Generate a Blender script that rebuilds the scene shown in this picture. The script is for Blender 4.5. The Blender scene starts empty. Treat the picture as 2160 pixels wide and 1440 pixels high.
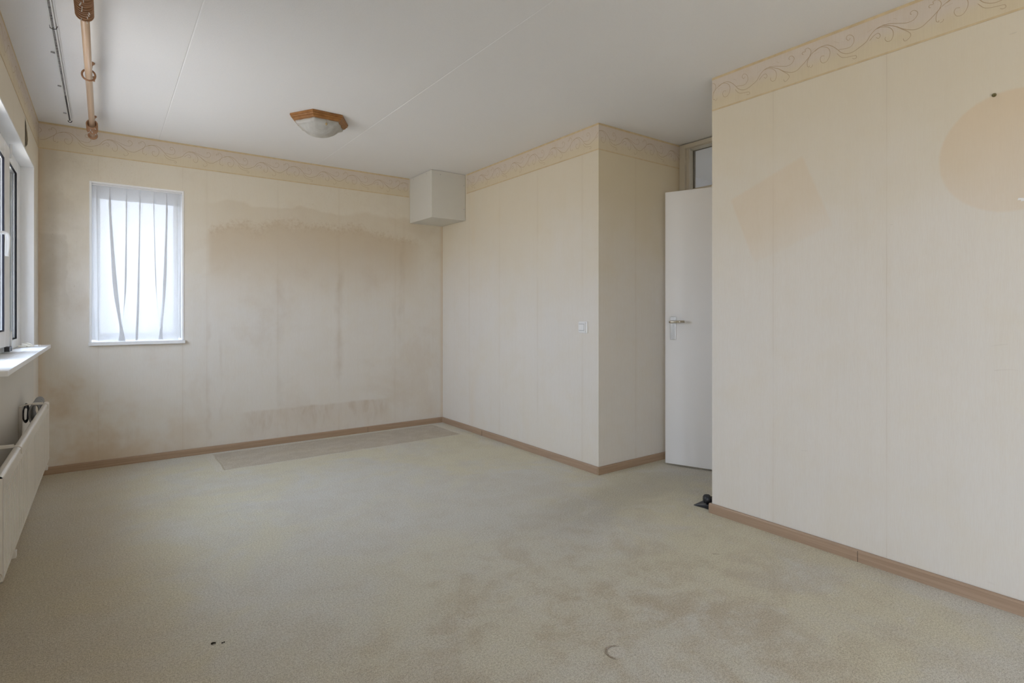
import bpy, bmesh, math, random
from mathutils import Vector, Matrix
random.seed(7)
S = bpy.context.scene
COL = S.collection

# ------------------------------------------------------------------ camera, world, light, exposure
CAMH = 1.179; YAW = 0.6338; FOC = 1169.7; HZN = 657.4
cam_d = bpy.data.cameras.new('camera'); cam = bpy.data.objects.new('camera', cam_d); COL.objects.link(cam)
cam.location = (0, 0, CAMH); cam.rotation_euler = (math.pi/2, 0, -YAW)
cam_d.sensor_width = 36; cam_d.lens = FOC*36/2160; cam_d.shift_y = -(720-HZN)/2160; cam_d.clip_start = 0.02
S.camera = cam
S.view_settings.view_transform = 'Standard'; S.view_settings.look = 'None'
S.view_settings.gamma = 1.0; S.view_settings.use_curve_mapping = False
S.view_settings.exposure = 2.16
SKY = 3.0
w = bpy.data.worlds.new('overcast'); S.world = w; w.use_nodes = True
nt = w.node_tree; nt.nodes.clear()
wo = nt.nodes.new('ShaderNodeOutputWorld'); bg = nt.nodes.new('ShaderNodeBackground')
tc = nt.nodes.new('ShaderNodeTexCoord'); sx = nt.nodes.new('ShaderNodeSeparateXYZ'); cr = nt.nodes.new('ShaderNodeValToRGB')
nt.links.new(tc.outputs['Generated'], sx.inputs[0])
mr = nt.nodes.new('ShaderNodeMapRange'); mr.inputs['From Min'].default_value = -1; mr.inputs['From Max'].default_value = 1
nt.links.new(sx.outputs['Z'], mr.inputs['Value']); nt.links.new(mr.outputs[0], cr.inputs[0])
e = cr.color_ramp.elements
e[0].position = 0.0; e[0].color = (.52, .50, .48, 1)
e[1].position = 1.0; e[1].color = (.64, .78, 1.01, 1)
a_ = e.new(.47); a_.color = (.58, .56, .54, 1)
a_ = e.new(.53); a_.color = (.70, .78, .95, 1)
nt.links.new(cr.outputs[0], bg.inputs[0]); bg.inputs[1].default_value = SKY
nt.links.new(bg.outputs[0], wo.inputs[0])
S.cycles.max_bounces = 14; S.cycles.diffuse_bounces = 10; S.cycles.transparent_max_bounces = 24
S.cycles.sample_clamp_indirect = 8; S.cycles.use_denoising = True
S.cycles.caustics_reflective = False; S.cycles.caustics_refractive = False

def portal(loc, rot, sx_, sy_):
    l = bpy.data.lights.new('window_portal', 'AREA'); l.shape = 'RECTANGLE'; l.size = sx_; l.size_y = sy_
    l.cycles.is_portal = True
    o = bpy.data.objects.new('window_portal', l); COL.objects.link(o); o.location = loc; o.rotation_euler = rot
    return o

# ------------------------------------------------------------------ room numbers (metres)
H = 2.55; XL = -0.383; YB = 5.229; XM = 2.887; XMB = 2.922; YM = 2.868; XR = 2.877; YR = 1.929; XF = 3.83
YREAR = -2.3; XH = 5.3
W2 = (3.00, 4.92); W_ADDED = (-2.2, -.75)          # left wall openings: big window, and one added for daylight
ZS = 0.951; ZT = 2.157; ZP = .06
BW = (-0.092, 0.523, 0.932, 2.162)           # small window in the back wall
portal((XL-.30, (W2[0]+W2[1])/2, (ZS+ZT)/2), (0, -math.pi/2, 0), ZT-ZS, W2[1]-W2[0])
portal((XL-.30, (W_ADDED[0]+W_ADDED[1])/2, (ZP+ZT)/2), (0, -math.pi/2, 0), ZT-ZP, W_ADDED[1]-W_ADDED[0])
portal(((BW[0]+BW[1])/2, YB+.22, (BW[2]+BW[3])/2), (-math.pi/2, 0, 0), BW[1]-BW[0], BW[3]-BW[2])

# ------------------------------------------------------------------ node helper
class NT:
    def __init__(s, name, rough=.6, spec=.3, metal=0):
        s.m = bpy.data.materials.new(name); s.m.use_nodes = True; s.t = s.m.node_tree; s.t.nodes.clear()
        s.out = s.n('ShaderNodeOutputMaterial'); s.b = s.n('ShaderNodeBsdfPrincipled')
        s.b.inputs['Roughness'].default_value = rough; s.b.inputs['Specular IOR Level'].default_value = spec
        s.b.inputs['Metallic'].default_value = metal
        s.l(s.b.outputs[0], s.out.inputs[0])
        g = s.n('ShaderNodeNewGeometry'); s.P = g.outputs['Position']
        x = s.n('ShaderNodeSeparateXYZ'); s.l(s.P, x.inputs[0]); s.x, s.y, s.z = x.outputs
    def n(s, k): return s.t.nodes.new(k)
    def l(s, a, b): s.t.links.new(a, b)
    def _set(s, sock, v):
        if isinstance(v, (int, float)): sock.default_value = v
        elif isinstance(v, tuple): sock.default_value = v if len(v) == 4 or sock.type == 'VECTOR' else (*v, 1)
        else: s.l(v, sock)
    def m_(s, op, a, b=0.0, c=None):
        k = s.n('ShaderNodeMath'); k.operation = op; s._set(k.inputs[0], a); s._set(k.inputs[1], b)
        if c is not None: s._set(k.inputs[2], c)
        return k.outputs[0]
    def add(s, a, b): return s.m_('ADD', a, b)
    def sub(s, a, b): return s.m_('SUBTRACT', a, b)
    def mul(s, a, b): return s.m_('MULTIPLY', a, b)
    def mx(s, a, b): return s.m_('MAXIMUM', a, b)
    def mn(s, a, b): return s.m_('MINIMUM', a, b)
    def ab(s, a): return s.m_('ABSOLUTE', a)
    def ss(s, v, lo, hi, o0=0.0, o1=1.0):        # smoothstep lo -> hi
        k = s.n('ShaderNodeMapRange'); k.interpolation_type = 'SMOOTHSTEP'
        s._set(k.inputs['Value'], v)
        for nm, q in (('From Min', lo), ('From Max', hi), ('To Min', o0), ('To Max', o1)): s._set(k.inputs[nm], q)
        return k.outputs[0]
    def box(s, a, a0, a1, b, b0, b1, f=.02):     # soft rectangle
        r = s.mul(s.ss(a, a0-f, a0+f), s.ss(a, a1+f, a1-f)); return s.mul(r, s.mul(s.ss(b, b0-f, b0+f), s.ss(b, b1+f, b1-f)))
    def vec(s, sx=1, sy=1, sz=1, loc=(0, 0, 0)):
        k = s.n('ShaderNodeMapping'); s.l(s.P, k.inputs[0]); k.inputs['Scale'].default_value = (sx, sy, sz); k.inputs['Location'].default_value = loc
        return k.outputs[0]
    def noise(s, scale, v=None, detail=3, rough=.55, dist=0):
        k = s.n('ShaderNodeTexNoise'); s.l(v if v is not None else s.P, k.inputs['Vector'])
        k.inputs['Scale'].default_value = scale; k.inputs['Detail'].default_value = detail
        k.inputs['Roughness'].default_value = rough; k.inputs['Distortion'].default_value = dist
        return k.outputs[0]
    def mix(s, f, a, b, mode='MIX'):
        k = s.n('ShaderNodeMix'); k.data_type = 'RGBA'; k.blend_type = mode
        s._set(k.inputs[0], f); s._set(k.inputs[6], a); s._set(k.inputs[7], b); return k.outputs[2]
    def col(s, c): s._set(s.b.inputs['Base Color'], c)
    def bump(s, h, strength=.3, dist=.001):
        k = s.n('ShaderNodeBump'); s.l(h, k.inputs['Height']); k.inputs['Strength'].default_value = strength; k.inputs['Distance'].default_value = dist
        s.l(k.outputs[0], s.b.inputs['Normal'])

def plain(name, c, rough=.5, spec=.4, metal=0, var=.04, scale=6, bump=0):
    n = NT(name, rough, spec, metal)
    f = n.noise(scale)
    d = tuple(q*(1-var) for q in c); u = tuple(min(1, q*(1+var)) for q in c)
    n.col(n.mix(f, d, u))
    if bump: n.bump(n.noise(bump), .15, .001)
    return n.m

PAPER = (.765, .725, .665)
def wallpaper(name, axis, seams, extra=None, warm_light=1.0):
    n = NT(name, .75, .15)
    s = n.x if axis == 'x' else n.y
    big = n.noise(1.1, detail=4); med = n.noise(5, detail=4, dist=.4)
    fib_v = n.vec(420, 420, 22); fib = n.noise(1, fib_v, 2, .6)
    fib2_v = n.vec(45, 45, 1.3); fib2 = n.noise(1, fib2_v, 2, .6)
    c = n.mix(n.ss(big, .3, .7), PAPER, (.75, .715, .66))
    c = n.mix(n.mul(n.ss(med, .4, .75), .35), c, (.73, .67, .56))
    c = n.mix(n.mul(n.ss(fib, .35, .7), .13), c, (.62, .53, .42))
    c = n.mix(n.mul(n.ss(fib2, .4, .75), .06), c, (.62, .54, .44))
    # warm, dimmer light of the upper walls painted in, uneven, under the border band
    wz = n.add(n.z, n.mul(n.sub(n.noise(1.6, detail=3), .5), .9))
    c = n.mix(n.mul(n.ss(wz, 1.2, 2.25), min(1, .58*warm_light)), c, (.69, .60, .435))
    if seams:
        wob = n.mul(n.sub(n.noise(6, n.vec(0, 0, 1), 3), .5), .004)
        tot = None; halo = None
        for q in seams:
            d = n.ab(n.sub(n.add(s, wob), q))
            a = n.ss(d, .0025, .0008); b = n.ss(d, .03, .0)
            tot = a if tot is None else n.mx(tot, a); halo = b if halo is None else n.mx(halo, b)
        k = n.ss(n.noise(3, n.vec(1, 1, 1, (3, 1, 7)), 3), .3, .62)
        c = n.mix(n.mul(halo, n.mul(k, .07)), c, (.55, .44, .30))
        c = n.mix(n.mul(tot, n.add(n.mul(k, .22), .05)), c, (.50, .41, .31))
    if extra: c = extra(n, s, c, med, fib2)
    n.col(c)
    n.bump(n.add(n.mul(fib, .6), n.mul(fib2, .3)), .25, .0012)
    return n.m

def back_extra(n, s, c, med, fib2):
    z = n.z
    wn = n.noise(3.2, n.vec(1, 1, 1, (5, 0, 2)), 5, .6)
    sp = n.noise(38, n.vec(1, 1, 1.0), 4, .7)
    # ghost of a tall cabinet: ragged top edge, fading downward
    zt = n.add(1.87, n.add(n.mul(n.ss(s, .7, 1.35), .12), n.mul(n.ss(s, 1.9, 2.6), -.10)))
    zt = n.add(zt, n.mul(n.sub(wn, .5), .30))
    zt = n.add(zt, n.mul(n.sub(sp, .5), .09))
    side = n.mul(n.ss(s, .675, .73), n.ss(s, 2.75, 2.45))
    band = n.mul(n.mul(n.ss(z, n.add(zt, .05), n.sub(zt, .05)), n.ss(z, 1.15, 1.82)), side)
    c = n.mix(n.mul(band, .46), c, (.53, .41, .27))
    edge = n.mul(n.ss(n.ab(n.sub(z, n.sub(zt, .02))), .11, .0), n.mul(side, n.ss(sp, .42, .7)))
    c = n.mix(n.mul(edge, .34), c, (.46, .33, .20))
    # paler smoke arch above it
    za = n.add(2.12, n.mul(n.sub(n.noise(1.5, n.vec(1, 1, 1, (9, 0, 0)), 3), .5), .35))
    arch = n.mul(n.mul(n.ss(z, za, n.sub(za, .03)), n.ss(z, 1.6, 1.95)), n.mul(n.ss(s, .5, .9), n.ss(s, 2.9, 2.4)))
    c = n.mix(n.mul(arch, .25), c, (.55, .44, .30))
    # streaks running down at the seams
    for q, w_, k_, z0, z1 in ((1.80, .06, .30, .5, 1.85), (.70, .03, .26, .05, 1.2), (2.44, .05, .26, .7, 1.9), (1.27, .05, .18, .3, 1.7), (.80, .02, .18, .3, 1.0), (2.36, .03, .14, .3, 1.3)):
        d = n.ab(n.sub(n.add(s, n.mul(n.sub(n.noise(5, n.vec(1, 1, 1, (q, 2, 0)), 3), .5), .10)), q))
        f = n.mul(n.ss(d, w_, 0), n.mul(n.ss(z, z0-.15, z0+.15), n.ss(z, z1+.1, z1-.15)))
        f = n.mul(f, n.ss(n.noise(3.5, n.vec(1.5, 1, 1, (q*3, 5, 0)), 3), .35, .65))
        c = n.mix(n.mul(f, k_), c, (.47, .37, .26))
    # dust shadow left by a low bench
    zl = n.add(.315, n.mul(n.sub(wn, .5), .05))
    diag = n.noise(7, n.vec(1.6, 1, .55, (2, 0, 0)), 4, .6, .6)
    low = n.mul(n.mul(n.ss(z, n.add(zl, .012), n.sub(zl, .012)), n.ss(z, -.02, .26)), n.mul(n.ss(s, .85, 1.15), n.ss(s, 2.4, 2.15)))
    c = n.mix(n.mul(low, n.add(.22, n.mul(n.ss(diag, .4, .7), .35))), c, (.50, .38, .26))
    # grey wiped patch and spotting between corner and window
    wx = n.add(s, n.mul(n.sub(n.noise(4, n.vec(1, 1, 1, (0, 3, 0)), 4), .5), .13))
    wipe = n.mul(n.mul(n.ss(wx, -.40, -.385), n.ss(wx, -.215, -.23)), n.mul(n.ss(z, 1.76, 1.73), n.ss(z, 1.0, 1.5)))
    c = n.mix(n.mul(wipe, .30), c, (.50, .45, .38))
    grime = n.mul(n.ss(s, .15, -.30), n.mul(n.ss(n.noise(2.4, n.vec(1, 1, 1, (1, 1, 1)), 5, .65), .38, .66), n.ss(z, .9, 1.3)))
    c = n.mix(n.mul(grime, .34), c, (.46, .38, .28))
    spots = n.mul(n.ss(n.noise(70, n.vec(1, 1, .8), 3, .7), .64, .72), n.mul(n.ss(s, .0, -.2), n.ss(z, .95, 1.2)))
    c = n.mix(n.mul(spots, .45), c, (.34, .26, .18))
    mist = n.mul(n.ss(n.noise(120, n.vec(1, 1, 1, (4, 0, 0)), 3, .7), .55, .66), n.mul(n.ss(z, 1.95, 2.2), n.ss(n.noise(2, n.vec(1, 1, 1, (8, 0, 3)), 2), .42, .6)))
    c = n.mix(n.mul(mist, .18), c, (.50, .38, .24))
    # brown staining and under-window shade painted into the low left corner
    shade_stain = n.mul(n.ss(n.add(n.noise(2.2, n.vec(1, 1, 1, (6, 0, 9)), 4), n.mul(n.sub(.5, z), .35)), .52, .72), n.ss(s, 1.0, -.1))
    c = n.mix(n.mul(shade_stain, .70), c, (.60, .46, .31))
    blot = n.ss(n.noise(1.7, n.vec(1, 1, 1, (2, 4, 9)), 5, .62, .5), .5, .72)
    c = n.mix(n.mul(blot, .25), c, (.56, .45, .33))
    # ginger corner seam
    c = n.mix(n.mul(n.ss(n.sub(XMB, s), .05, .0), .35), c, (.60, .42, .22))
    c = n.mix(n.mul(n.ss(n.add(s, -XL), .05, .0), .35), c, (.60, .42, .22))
    return c

def right_extra(n, s, c, med, fib2):
    z = n.z
    # disc where a round plate hung
    d = n.m_('SQRT', n.add(n.m_('POWER', n.ab(n.sub(s, .59)), 2.0), n.m_('POWER', n.ab(n.sub(z, 1.815)), 2.0)))
    f = n.ss(n.add(d, n.mul(n.sub(med, .5), .010)), .246, .232)
    c = n.mix(n.mul(f, n.add(.22, n.mul(n.ss(z, 1.6, 2.05), .14))), c, (.71, .50, .29))
    # tilted square where a picture hung
    a = math.radians(21.5); cy, cz = 1.535, 1.71
    u = n.add(n.mul(n.sub(s, cy), math.cos(a)), n.mul(n.sub(z, cz), -math.sin(a)))
    v = n.add(n.mul(n.sub(s, cy), math.sin(a)), n.mul(n.sub(z, cz), math.cos(a)))
    g = n.mul(n.ss(n.ab(u), .226, .208), n.ss(n.ab(v), .210, .186))
    c = n.mix(n.mul(g, n.mul(.25, n.ss(n.add(z, n.mul(u, .3)), 1.35, 1.75))), c, (.72, .53, .34))
    # small scratches and marks
    sc = n.mul(n.ss(n.noise(16, n.vec(1, .35, 1.6, (0, 2, 2)), 2, .5, 1.2), .73, .75), n.ss(n.noise(1.4, n.vec(1, 1, 1, (0, 5, 2)), 2), .5, .62))
    c = n.mix(n.mul(sc, .25), c, (.42, .37, .31))
    return c

def left_extra(n, s, c, med, fib2):
    f = n.mul(n.ss(s, 4.90, 4.88), n.ss(n.z, .955, .945))
    return n.mix(f, c, (.70, .67, .62))

def mid_extra(n, s, c, med, fib2):
    c = n.mix(n.mul(n.ss(n.ab(n.sub(s, 4.62)), .09, .0), n.mul(n.ss(n.noise(1.2, n.vec(1, 1, 1, (0, 0, 5)), 3), .4, .6), .22)), c, (.72, .56, .36))
    blot = n.ss(n.noise(.9, n.vec(1, 1, 1, (2, 4, 9)), 3), .5, .7)
    return n.mix(n.mul(blot, .12), c, (.76, .66, .45))

M = {}
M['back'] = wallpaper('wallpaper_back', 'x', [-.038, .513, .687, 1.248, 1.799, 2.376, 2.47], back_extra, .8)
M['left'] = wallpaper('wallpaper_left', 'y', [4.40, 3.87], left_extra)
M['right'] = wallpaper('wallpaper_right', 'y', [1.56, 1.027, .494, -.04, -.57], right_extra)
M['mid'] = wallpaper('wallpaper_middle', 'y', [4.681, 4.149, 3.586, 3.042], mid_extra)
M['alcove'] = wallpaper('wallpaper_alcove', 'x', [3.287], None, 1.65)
M['plainpaper'] = wallpaper('wallpaper_plain', 'x', [])

def border_mats():
    n = NT('border_paper', .75, .15)
    g = n.ss(n.add(n.z, n.mul(n.sub(n.noise(4), .5), .05)), 2.40, 2.47)
    c = n.mix(g, (.69, .60, .44), (.675, .595, .515))
    c = n.mix(n.mul(n.ss(n.noise(1, n.vec(260, 260, 9), 2), .35, .7), .14), c, (.58, .48, .35))
    c = n.mix(n.mul(n.ss(n.noise(9, detail=4), .5, .72), .15), c, (.60, .46, .28))
    n.col(c); n.bump(n.noise(1, n.vec(260, 260, 9), 2), .2, .001)
    n2 = NT('border_stripe', .75, .15)
    n2.col(n2.mix(n2.ss(n2.noise(22, detail=4), .3, .7), (.68, .55, .35), (.61, .48, .30)))
    n3 = NT('border_scroll', .75, .15)
    n3.col(n3.mix(n3.noise(12), (.52, .40, .26), (.47, .355, .235)))
    return n.m, n2.m, n3.m
M['band'], M['stripe'], M['scroll'] = border_mats()

def ceiling_mat():
    n = NT('ceiling_spray_plaster', .85, .1)
    a = n.noise(190, detail=3, rough=.6); b = n.noise(.8, detail=3)
    c = n.mix(b, (.80, .795, .80), (.82, .815, .82))
    c = n.mix(n.mul(n.ss(a, .45, .7), .07), c, (.6, .59, .58))
    n.col(c); n.bump(a, .35, .002); return n.m
M['ceiling'] = ceiling_mat()

def carpet_mat():
    n = NT('carpet_pile', .95, .05)
    g1 = n.noise(300, detail=2, rough=.7); g2 = n.noise(120, detail=3, rough=.7)
    big = n.noise(.75, n.vec(1, 1, 1, (3, 7, 0)), 4, .55, .3); med = n.noise(2.0, n.vec(1, 1, 1, (1, 2, 0)), 5, .62, .8); sm = n.noise(9, detail=4, rough=.6)
    cream = (.83, .785, .61); grey = (.81, .80, .745); brown = (.63, .545, .40)
    c = n.mix(n.ss(n.add(n.mul(big, .6), n.mul(med, .4)), .43, .57), cream, grey)
    # trodden zone in the middle of the room
    dx = n.sub(n.x, 1.25); dy = n.sub(n.y, 1.9)
    rr = n.m_('SQRT', n.add(n.mul(dx, dx), n.mul(n.mul(dy, dy), .45)))
    walk = n.ss(n.add(rr, n.mul(n.sub(med, .5), .8)), 1.25, .35)
    c = n.mix(n.mul(walk, .45), c, grey)
    br = n.ss(n.add(n.mul(med, .35), n.add(n.mul(sm, .25), n.mul(n.noise(4.2, n.vec(1, 1, 1, (7, 1, 0)), 5, .68, .6), .4))), .44, .60)
    dx2 = n.sub(n.x, 1.55); dy2 = n.sub(n.y, 1.25)
    r2 = n.m_('SQRT', n.add(n.mul(dx2, dx2), n.mul(dy2, dy2)))
    near = n.ss(r2, 1.5, .3)
    c = n.mix(n.mul(br, n.add(.24, n.mul(near, .56))), c, brown)
    path = n.ss(n.ab(n.sub(n.add(n.y, n.mul(n.sub(med, .5), .5)), n.add(2.45, n.mul(n.sub(n.x, 2.9), .1)))), .35, .05)
    c = n.mix(n.mul(n.mul(path, n.ss(n.x, 1.5, 2.4)), .38), c, (.44, .40, .33))
    # darker, browner nap along the window side
    lf = n.ss(n.add(n.x, n.mul(n.sub(big, .5), .7)), .55, -.1)
    c = n.mix(n.mul(n.ss(n.y, 2.2, .6), .15), c, (.76, .67, .53))
    lt = n.ss(n.noise(5.5, n.vec(1, 1.6, 1, (4, 9, 0)), 4, .65, .8), .56, .70)
    c = n.mix(n.mul(lt, .35), c, (.84, .82, .77))
    c = n.mix(n.mul(lf, .50), c, (.63, .52, .345))
    # rectangle where furniture stood against the back wall
    wob = n.mul(n.sub(n.noise(6, detail=3), .5), .03)
    X_ = n.add(n.x, wob); Y_ = n.add(n.y, wob)
    rect = n.box(X_, .725, 2.765, Y_, 4.60, 5.16, .008)
    c = n.mix(n.mul(rect, .75), c, n.mix(n.ss(sm, .4, .65), (.56, .475, .375), (.66, .585, .485)))
    rim = n.sub(n.box(X_, .665, 2.80, Y_, 4.575, 5.185, .012), n.box(X_, .725, 2.765, Y_, 4.60, 5.155, .01))
    c = n.mix(n.mul(n.mx(rim, 0), .7), c, (.84, .80, .70))
    # ring pressed into the pile
    dx = n.sub(n.x, 1.43); dy = n.sub(n.y, 1.335)
    r = n.m_('SQRT', n.add(n.mul(dx, dx), n.mul(dy, dy)))
    ring = n.ss(n.ab(n.sub(n.add(r, n.mul(n.sub(n.noise(60), .5), .010)), .036)), .008, .001)
    ring = n.mul(ring, n.ss(n.sub(dy, n.mul(dx, .8)), -.02, .02))
    c = n.mix(n.mul(n.ss(r, .042, .024), .55), c, (.84, .81, .76))
    c = n.mix(n.mul(ring, .75), c, (.33, .24, .16))
    # small brown smear
    dx = n.sub(n.x, 2.40); dy = n.sub(n.y, 1.588)
    sme = n.ss(n.add(n.mul(n.ab(n.add(n.mul(dx, .7), n.mul(dy, -.7))), 1.0), n.mul(n.ab(n.add(dx, dy)), 4.5)), .035, .012)
    c = n.mix(n.mul(sme, .8), c, (.36, .26, .16))
    grain = n.add(n.mul(g1, .6), n.mul(g2, .4))
    c = n.mix(n.ss(grain, .38, .60), n.mix(1.0, c, (.66, .64, .61), 'MULTIPLY'), n.mix(.22, c, (.95, .92, .85)))
    n.col(c)
    n.bump(n.add(n.mul(g1, .8), n.add(n.mul(g2, .4), n.sub(n.mul(rect, -1.5), n.mul(ring, 1.5)))), .9, .006)
    return n.m
M['carpet'] = carpet_mat()

def wood_mat(name, c1, c2, axis='y', rough=.45, spec=.35):
    n = NT(name, rough, spec)
    v = {'x': n.vec(2.5, 170, 170), 'y': n.vec(170, 2.5, 170), 'z': n.vec(60, 60, 1.2), 'n': n.vec(30, 30, 30)}[axis]
    g = n.noise(1, v, 4, .6)
    n.col(n.mix(n.ss(g, .3, .7), c1, c2)); n.bump(g, .1, .001); return n.m
M['base_y'] = wood_mat('skirting_laminate_y', (.44, .315, .22), (.36, .25, .17), 'y')
M['base_x'] = wood_mat('skirting_laminate_x', (.44, .315, .215), (.35, .24, .155), 'x')
M['white'] = plain('white_paint', (.86, .86, .86), .35, .4)
M['pvc'] = plain('white_frame_plastic', (.84, .84, .84), .25, .5, var=.02)
M['doorw'] = plain('door_paint', (.87, .86, .85), .45, .35, var=.02, scale=2)
M['framew'] = plain('door_frame_paint', (.66, .61, .51), .45, .35)
M['casing'] = plain('casing_board', (.66, .645, .60), .6, .25, var=.02, bump=120)
M['gasket'] = plain('dark_gasket', (.009, .009, .014), .6, .1)
M['black'] = plain('black_rubber', (.022, .022, .026), .38, .5)
M['void'] = plain('dark_gap', (.02, .018, .015), .9, .1)
M['rad'] = plain('radiator_enamel', (.70, .66, .60), .3, .5, var=.02)
M['alu'] = plain('brushed_aluminium', (.62, .62, .60), .32, .5, .9)
M['steel'] = plain('nickel_handle', (.62, .57, .47), .25, .5, 1.0)
M['rail'] = plain('track_white', (.74, .74, .74), .35, .5)
M['railin'] = plain('track_slot', (.05, .05, .055), .5, .3)
M['glider'] = plain('glider_plastic', (.42, .42, .43), .4, .4)
M['rod'] = wood_mat('rod_tan', (.62, .44, .30), (.58, .41, .28), 'y', .28, .6)
M['ring'] = wood_mat('ring_brown', (.38, .205, .11), (.28, .145, .075), 'n', .4, .4)
M['eye'] = plain('clear_eyelet', (.75, .75, .75), .2, .8)
M['oak'] = wood_mat('oak_frame', (.36, .17, .055), (.27, .115, .032), 'n', .4, .4)
M['cable'] = plain('grey_cable', (.33, .33, .33), .5, .3)
M['dkcable'] = plain('dark_cable', (.06, .06, .065), .5, .3)
M['switch'] = plain('switch_plastic', (.84, .84, .83), .25, .5, var=.01)
M['hall'] = plain('hall_paint', (.60, .61, .64), .8, .1)
M['cream'] = plain('cream_plastic', (.80, .76, .66), .4, .4)
M['brass'] = plain('brass_pull', (.50, .38, .20), .35, .5, .6)
M['debris'] = plain('dark_debris', (.035, .028, .022), .8, .1)
M['copper'] = plain('pipe_paint', (.60, .56, .48), .4, .4)

def glass_mat(name='window_glass', tint=(.97, .98, .98)):
    n = NT(name); n.t.nodes.remove(n.b)
    tr = n.n('ShaderNodeBsdfTransparent'); tr.inputs[0].default_value = (*tint, 1)
    gl = n.n('ShaderNodeBsdfGlossy'); gl.inputs['Roughness'].default_value = .01
    fc = n.n('ShaderNodeLayerWeight'); fc.inputs[0].default_value = .5
    fr = n.mul(n.m_('POWER', fc.outputs['Facing'], 5.0), .8); fr = n.add(fr, .03)
    mi = n.n('ShaderNodeMixShader'); n.l(fr, mi.inputs[0]); n.l(tr.outputs[0], mi.inputs[1]); n.l(gl.outputs[0], mi.inputs[2])
    n.l(mi.outputs[0], n.out.inputs[0]); return n.m
M['glass'] = glass_mat()
def sheer_mat():
    n = NT('sheer_voile'); n.t.nodes.remove(n.b)
    wv = n.noise(500, detail=1)
    df = n.n('ShaderNodeBsdfDiffuse'); df.inputs[0].default_value = (.85, .85, .85, 1)
    tl = n.n('ShaderNodeBsdfTranslucent'); tl.inputs[0].default_value = (.66, .66, .67, 1)
    tr = n.n('ShaderNodeBsdfTransparent')
    m1 = n.n('ShaderNodeMixShader'); m1.inputs[0].default_value = .50; n.l(df.outputs[0], m1.inputs[1]); n.l(tl.outputs[0], m1.inputs[2])
    m2 = n.n('ShaderNodeMixShader'); n.l(n.ss(wv, .3, .7, .80, .89), m2.inputs[0]); n.l(tr.outputs[0], m2.inputs[1]); n.l(m1.outputs[0], m2.inputs[2])
    n.l(m2.outputs[0], n.out.inputs[0]); return n.m
M['sheer'] = sheer_mat()
def lamp_glass():
    n = NT('pressed_glass', .35, .5)
    g = n.noise(90, detail=4, rough=.7); r = n.noise(14, detail=4, dist=.8)
    n.col(n.mix(n.ss(r, .3, .7), (.70, .69, .66), (.56, .545, .51)))
    n.b.inputs['Transmission Weight'].default_value = .25
    n.bump(n.add(g, r), .5, .002); return n.m
M['lampglass'] = lamp_glass()

# ------------------------------------------------------------------ mesh helpers
def obj(name, bm, mats, parent=None, smooth=False, bevel=0, seg=2, loc=None, rot=None):
    bmesh.ops.recalc_face_normals(bm, faces=bm.faces[:])
    me = bpy.data.meshes.new(name); bm.to_mesh(me); bm.free()
    for m in (mats if isinstance(mats, (list, tuple)) else [mats]): me.materials.append(m)
    if smooth:
        for p in me.polygons: p.use_smooth = True
    o = bpy.data.objects.new(name, me); COL.objects.link(o)
    if parent: o.parent = parent
    if loc: o.location = loc
    if rot: o.rotation_euler = rot
    if bevel:
        b = o.modifiers.new('bevel', 'BEVEL'); b.width = bevel; b.segments = seg; b.limit_method = 'ANGLE'; b.angle_limit = math.radians(40)
    return o
def empty(name, loc=(0, 0, 0), rot=(0, 0, 0), parent=None):
    o = bpy.data.objects.new(name, None); COL.objects.link(o); o.location = loc; o.rotation_euler = rot; o.empty_display_size = .05
    if parent: o.parent = parent
    return o
def tag(o, label, cat, group=None):
    o['label'] = label; o['category'] = cat
    if group: o['group'] = group
    return o
def struct(o, label=None):
    o['kind'] = 'structure'
    if label: o['label'] = label
    return o
def BM(): return bmesh.new()
def bx(bm, x0, x1, y0, y1, z0, z1, mi=0):
    v = [bm.verts.new((x, y, z)) for x in (x0, x1) for y in (y0, y1) for z in (z0, z1)]
    for f in ((0, 1, 3, 2), (4, 6, 7, 5), (0, 4, 5, 1), (2, 3, 7, 6), (0, 2, 6, 4), (1, 5, 7, 3)):
        bm.faces.new([v[i] for i in f]).material_index = mi
    return bm
def prism(bm, pts, z0, z1, mi=0):
    a = [bm.verts.new((x, y, z0)) for x, y in pts]; b = [bm.verts.new((x, y, z1)) for x, y in pts]
    bm.faces.new(a).material_index = mi; bm.faces.new(b[::-1]).material_index = mi
    for i in range(len(pts)):
        j = (i+1) % len(pts); bm.faces.new((a[i], a[j], b[j], b[i])).material_index = mi
    return bm
def tube(bm, pts, r, n=10, closed=False, mi=0):
    pts = [Vector(p) for p in pts]; rings = []
    N = len(pts); up = Vector((.13, .27, .95)).normalized(); prev = None
    for i, p in enumerate(pts):
        a = pts[i-1] if (i > 0 or closed) else p; b = pts[(i+1) % N] if (i < N-1 or closed) else p
        t = (b-a).normalized()
        if prev is None: u = t.cross(up).normalized()
        else: u = (prev - t*prev.dot(t)).normalized()
        prev = u; v = t.cross(u); rr = r[i] if isinstance(r, (list, tuple)) else r
        rings.append([bm.verts.new(p+(u*math.cos(2*math.pi*k/n)+v*math.sin(2*math.pi*k/n))*rr) for k in range(n)])
    for i in range(N if closed else N-1):
        a, b = rings[i], rings[(i+1) % N]
        for k in range(n):
            f = bm.faces.new((a[k], a[(k+1) % n], b[(k+1) % n], b[k])); f.material_index = mi; f.smooth = True
    if not closed:
        bm.faces.new(rings[0][::-1]).material_index = mi; bm.faces.new(rings[-1]).material_index = mi
    return bm
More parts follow.
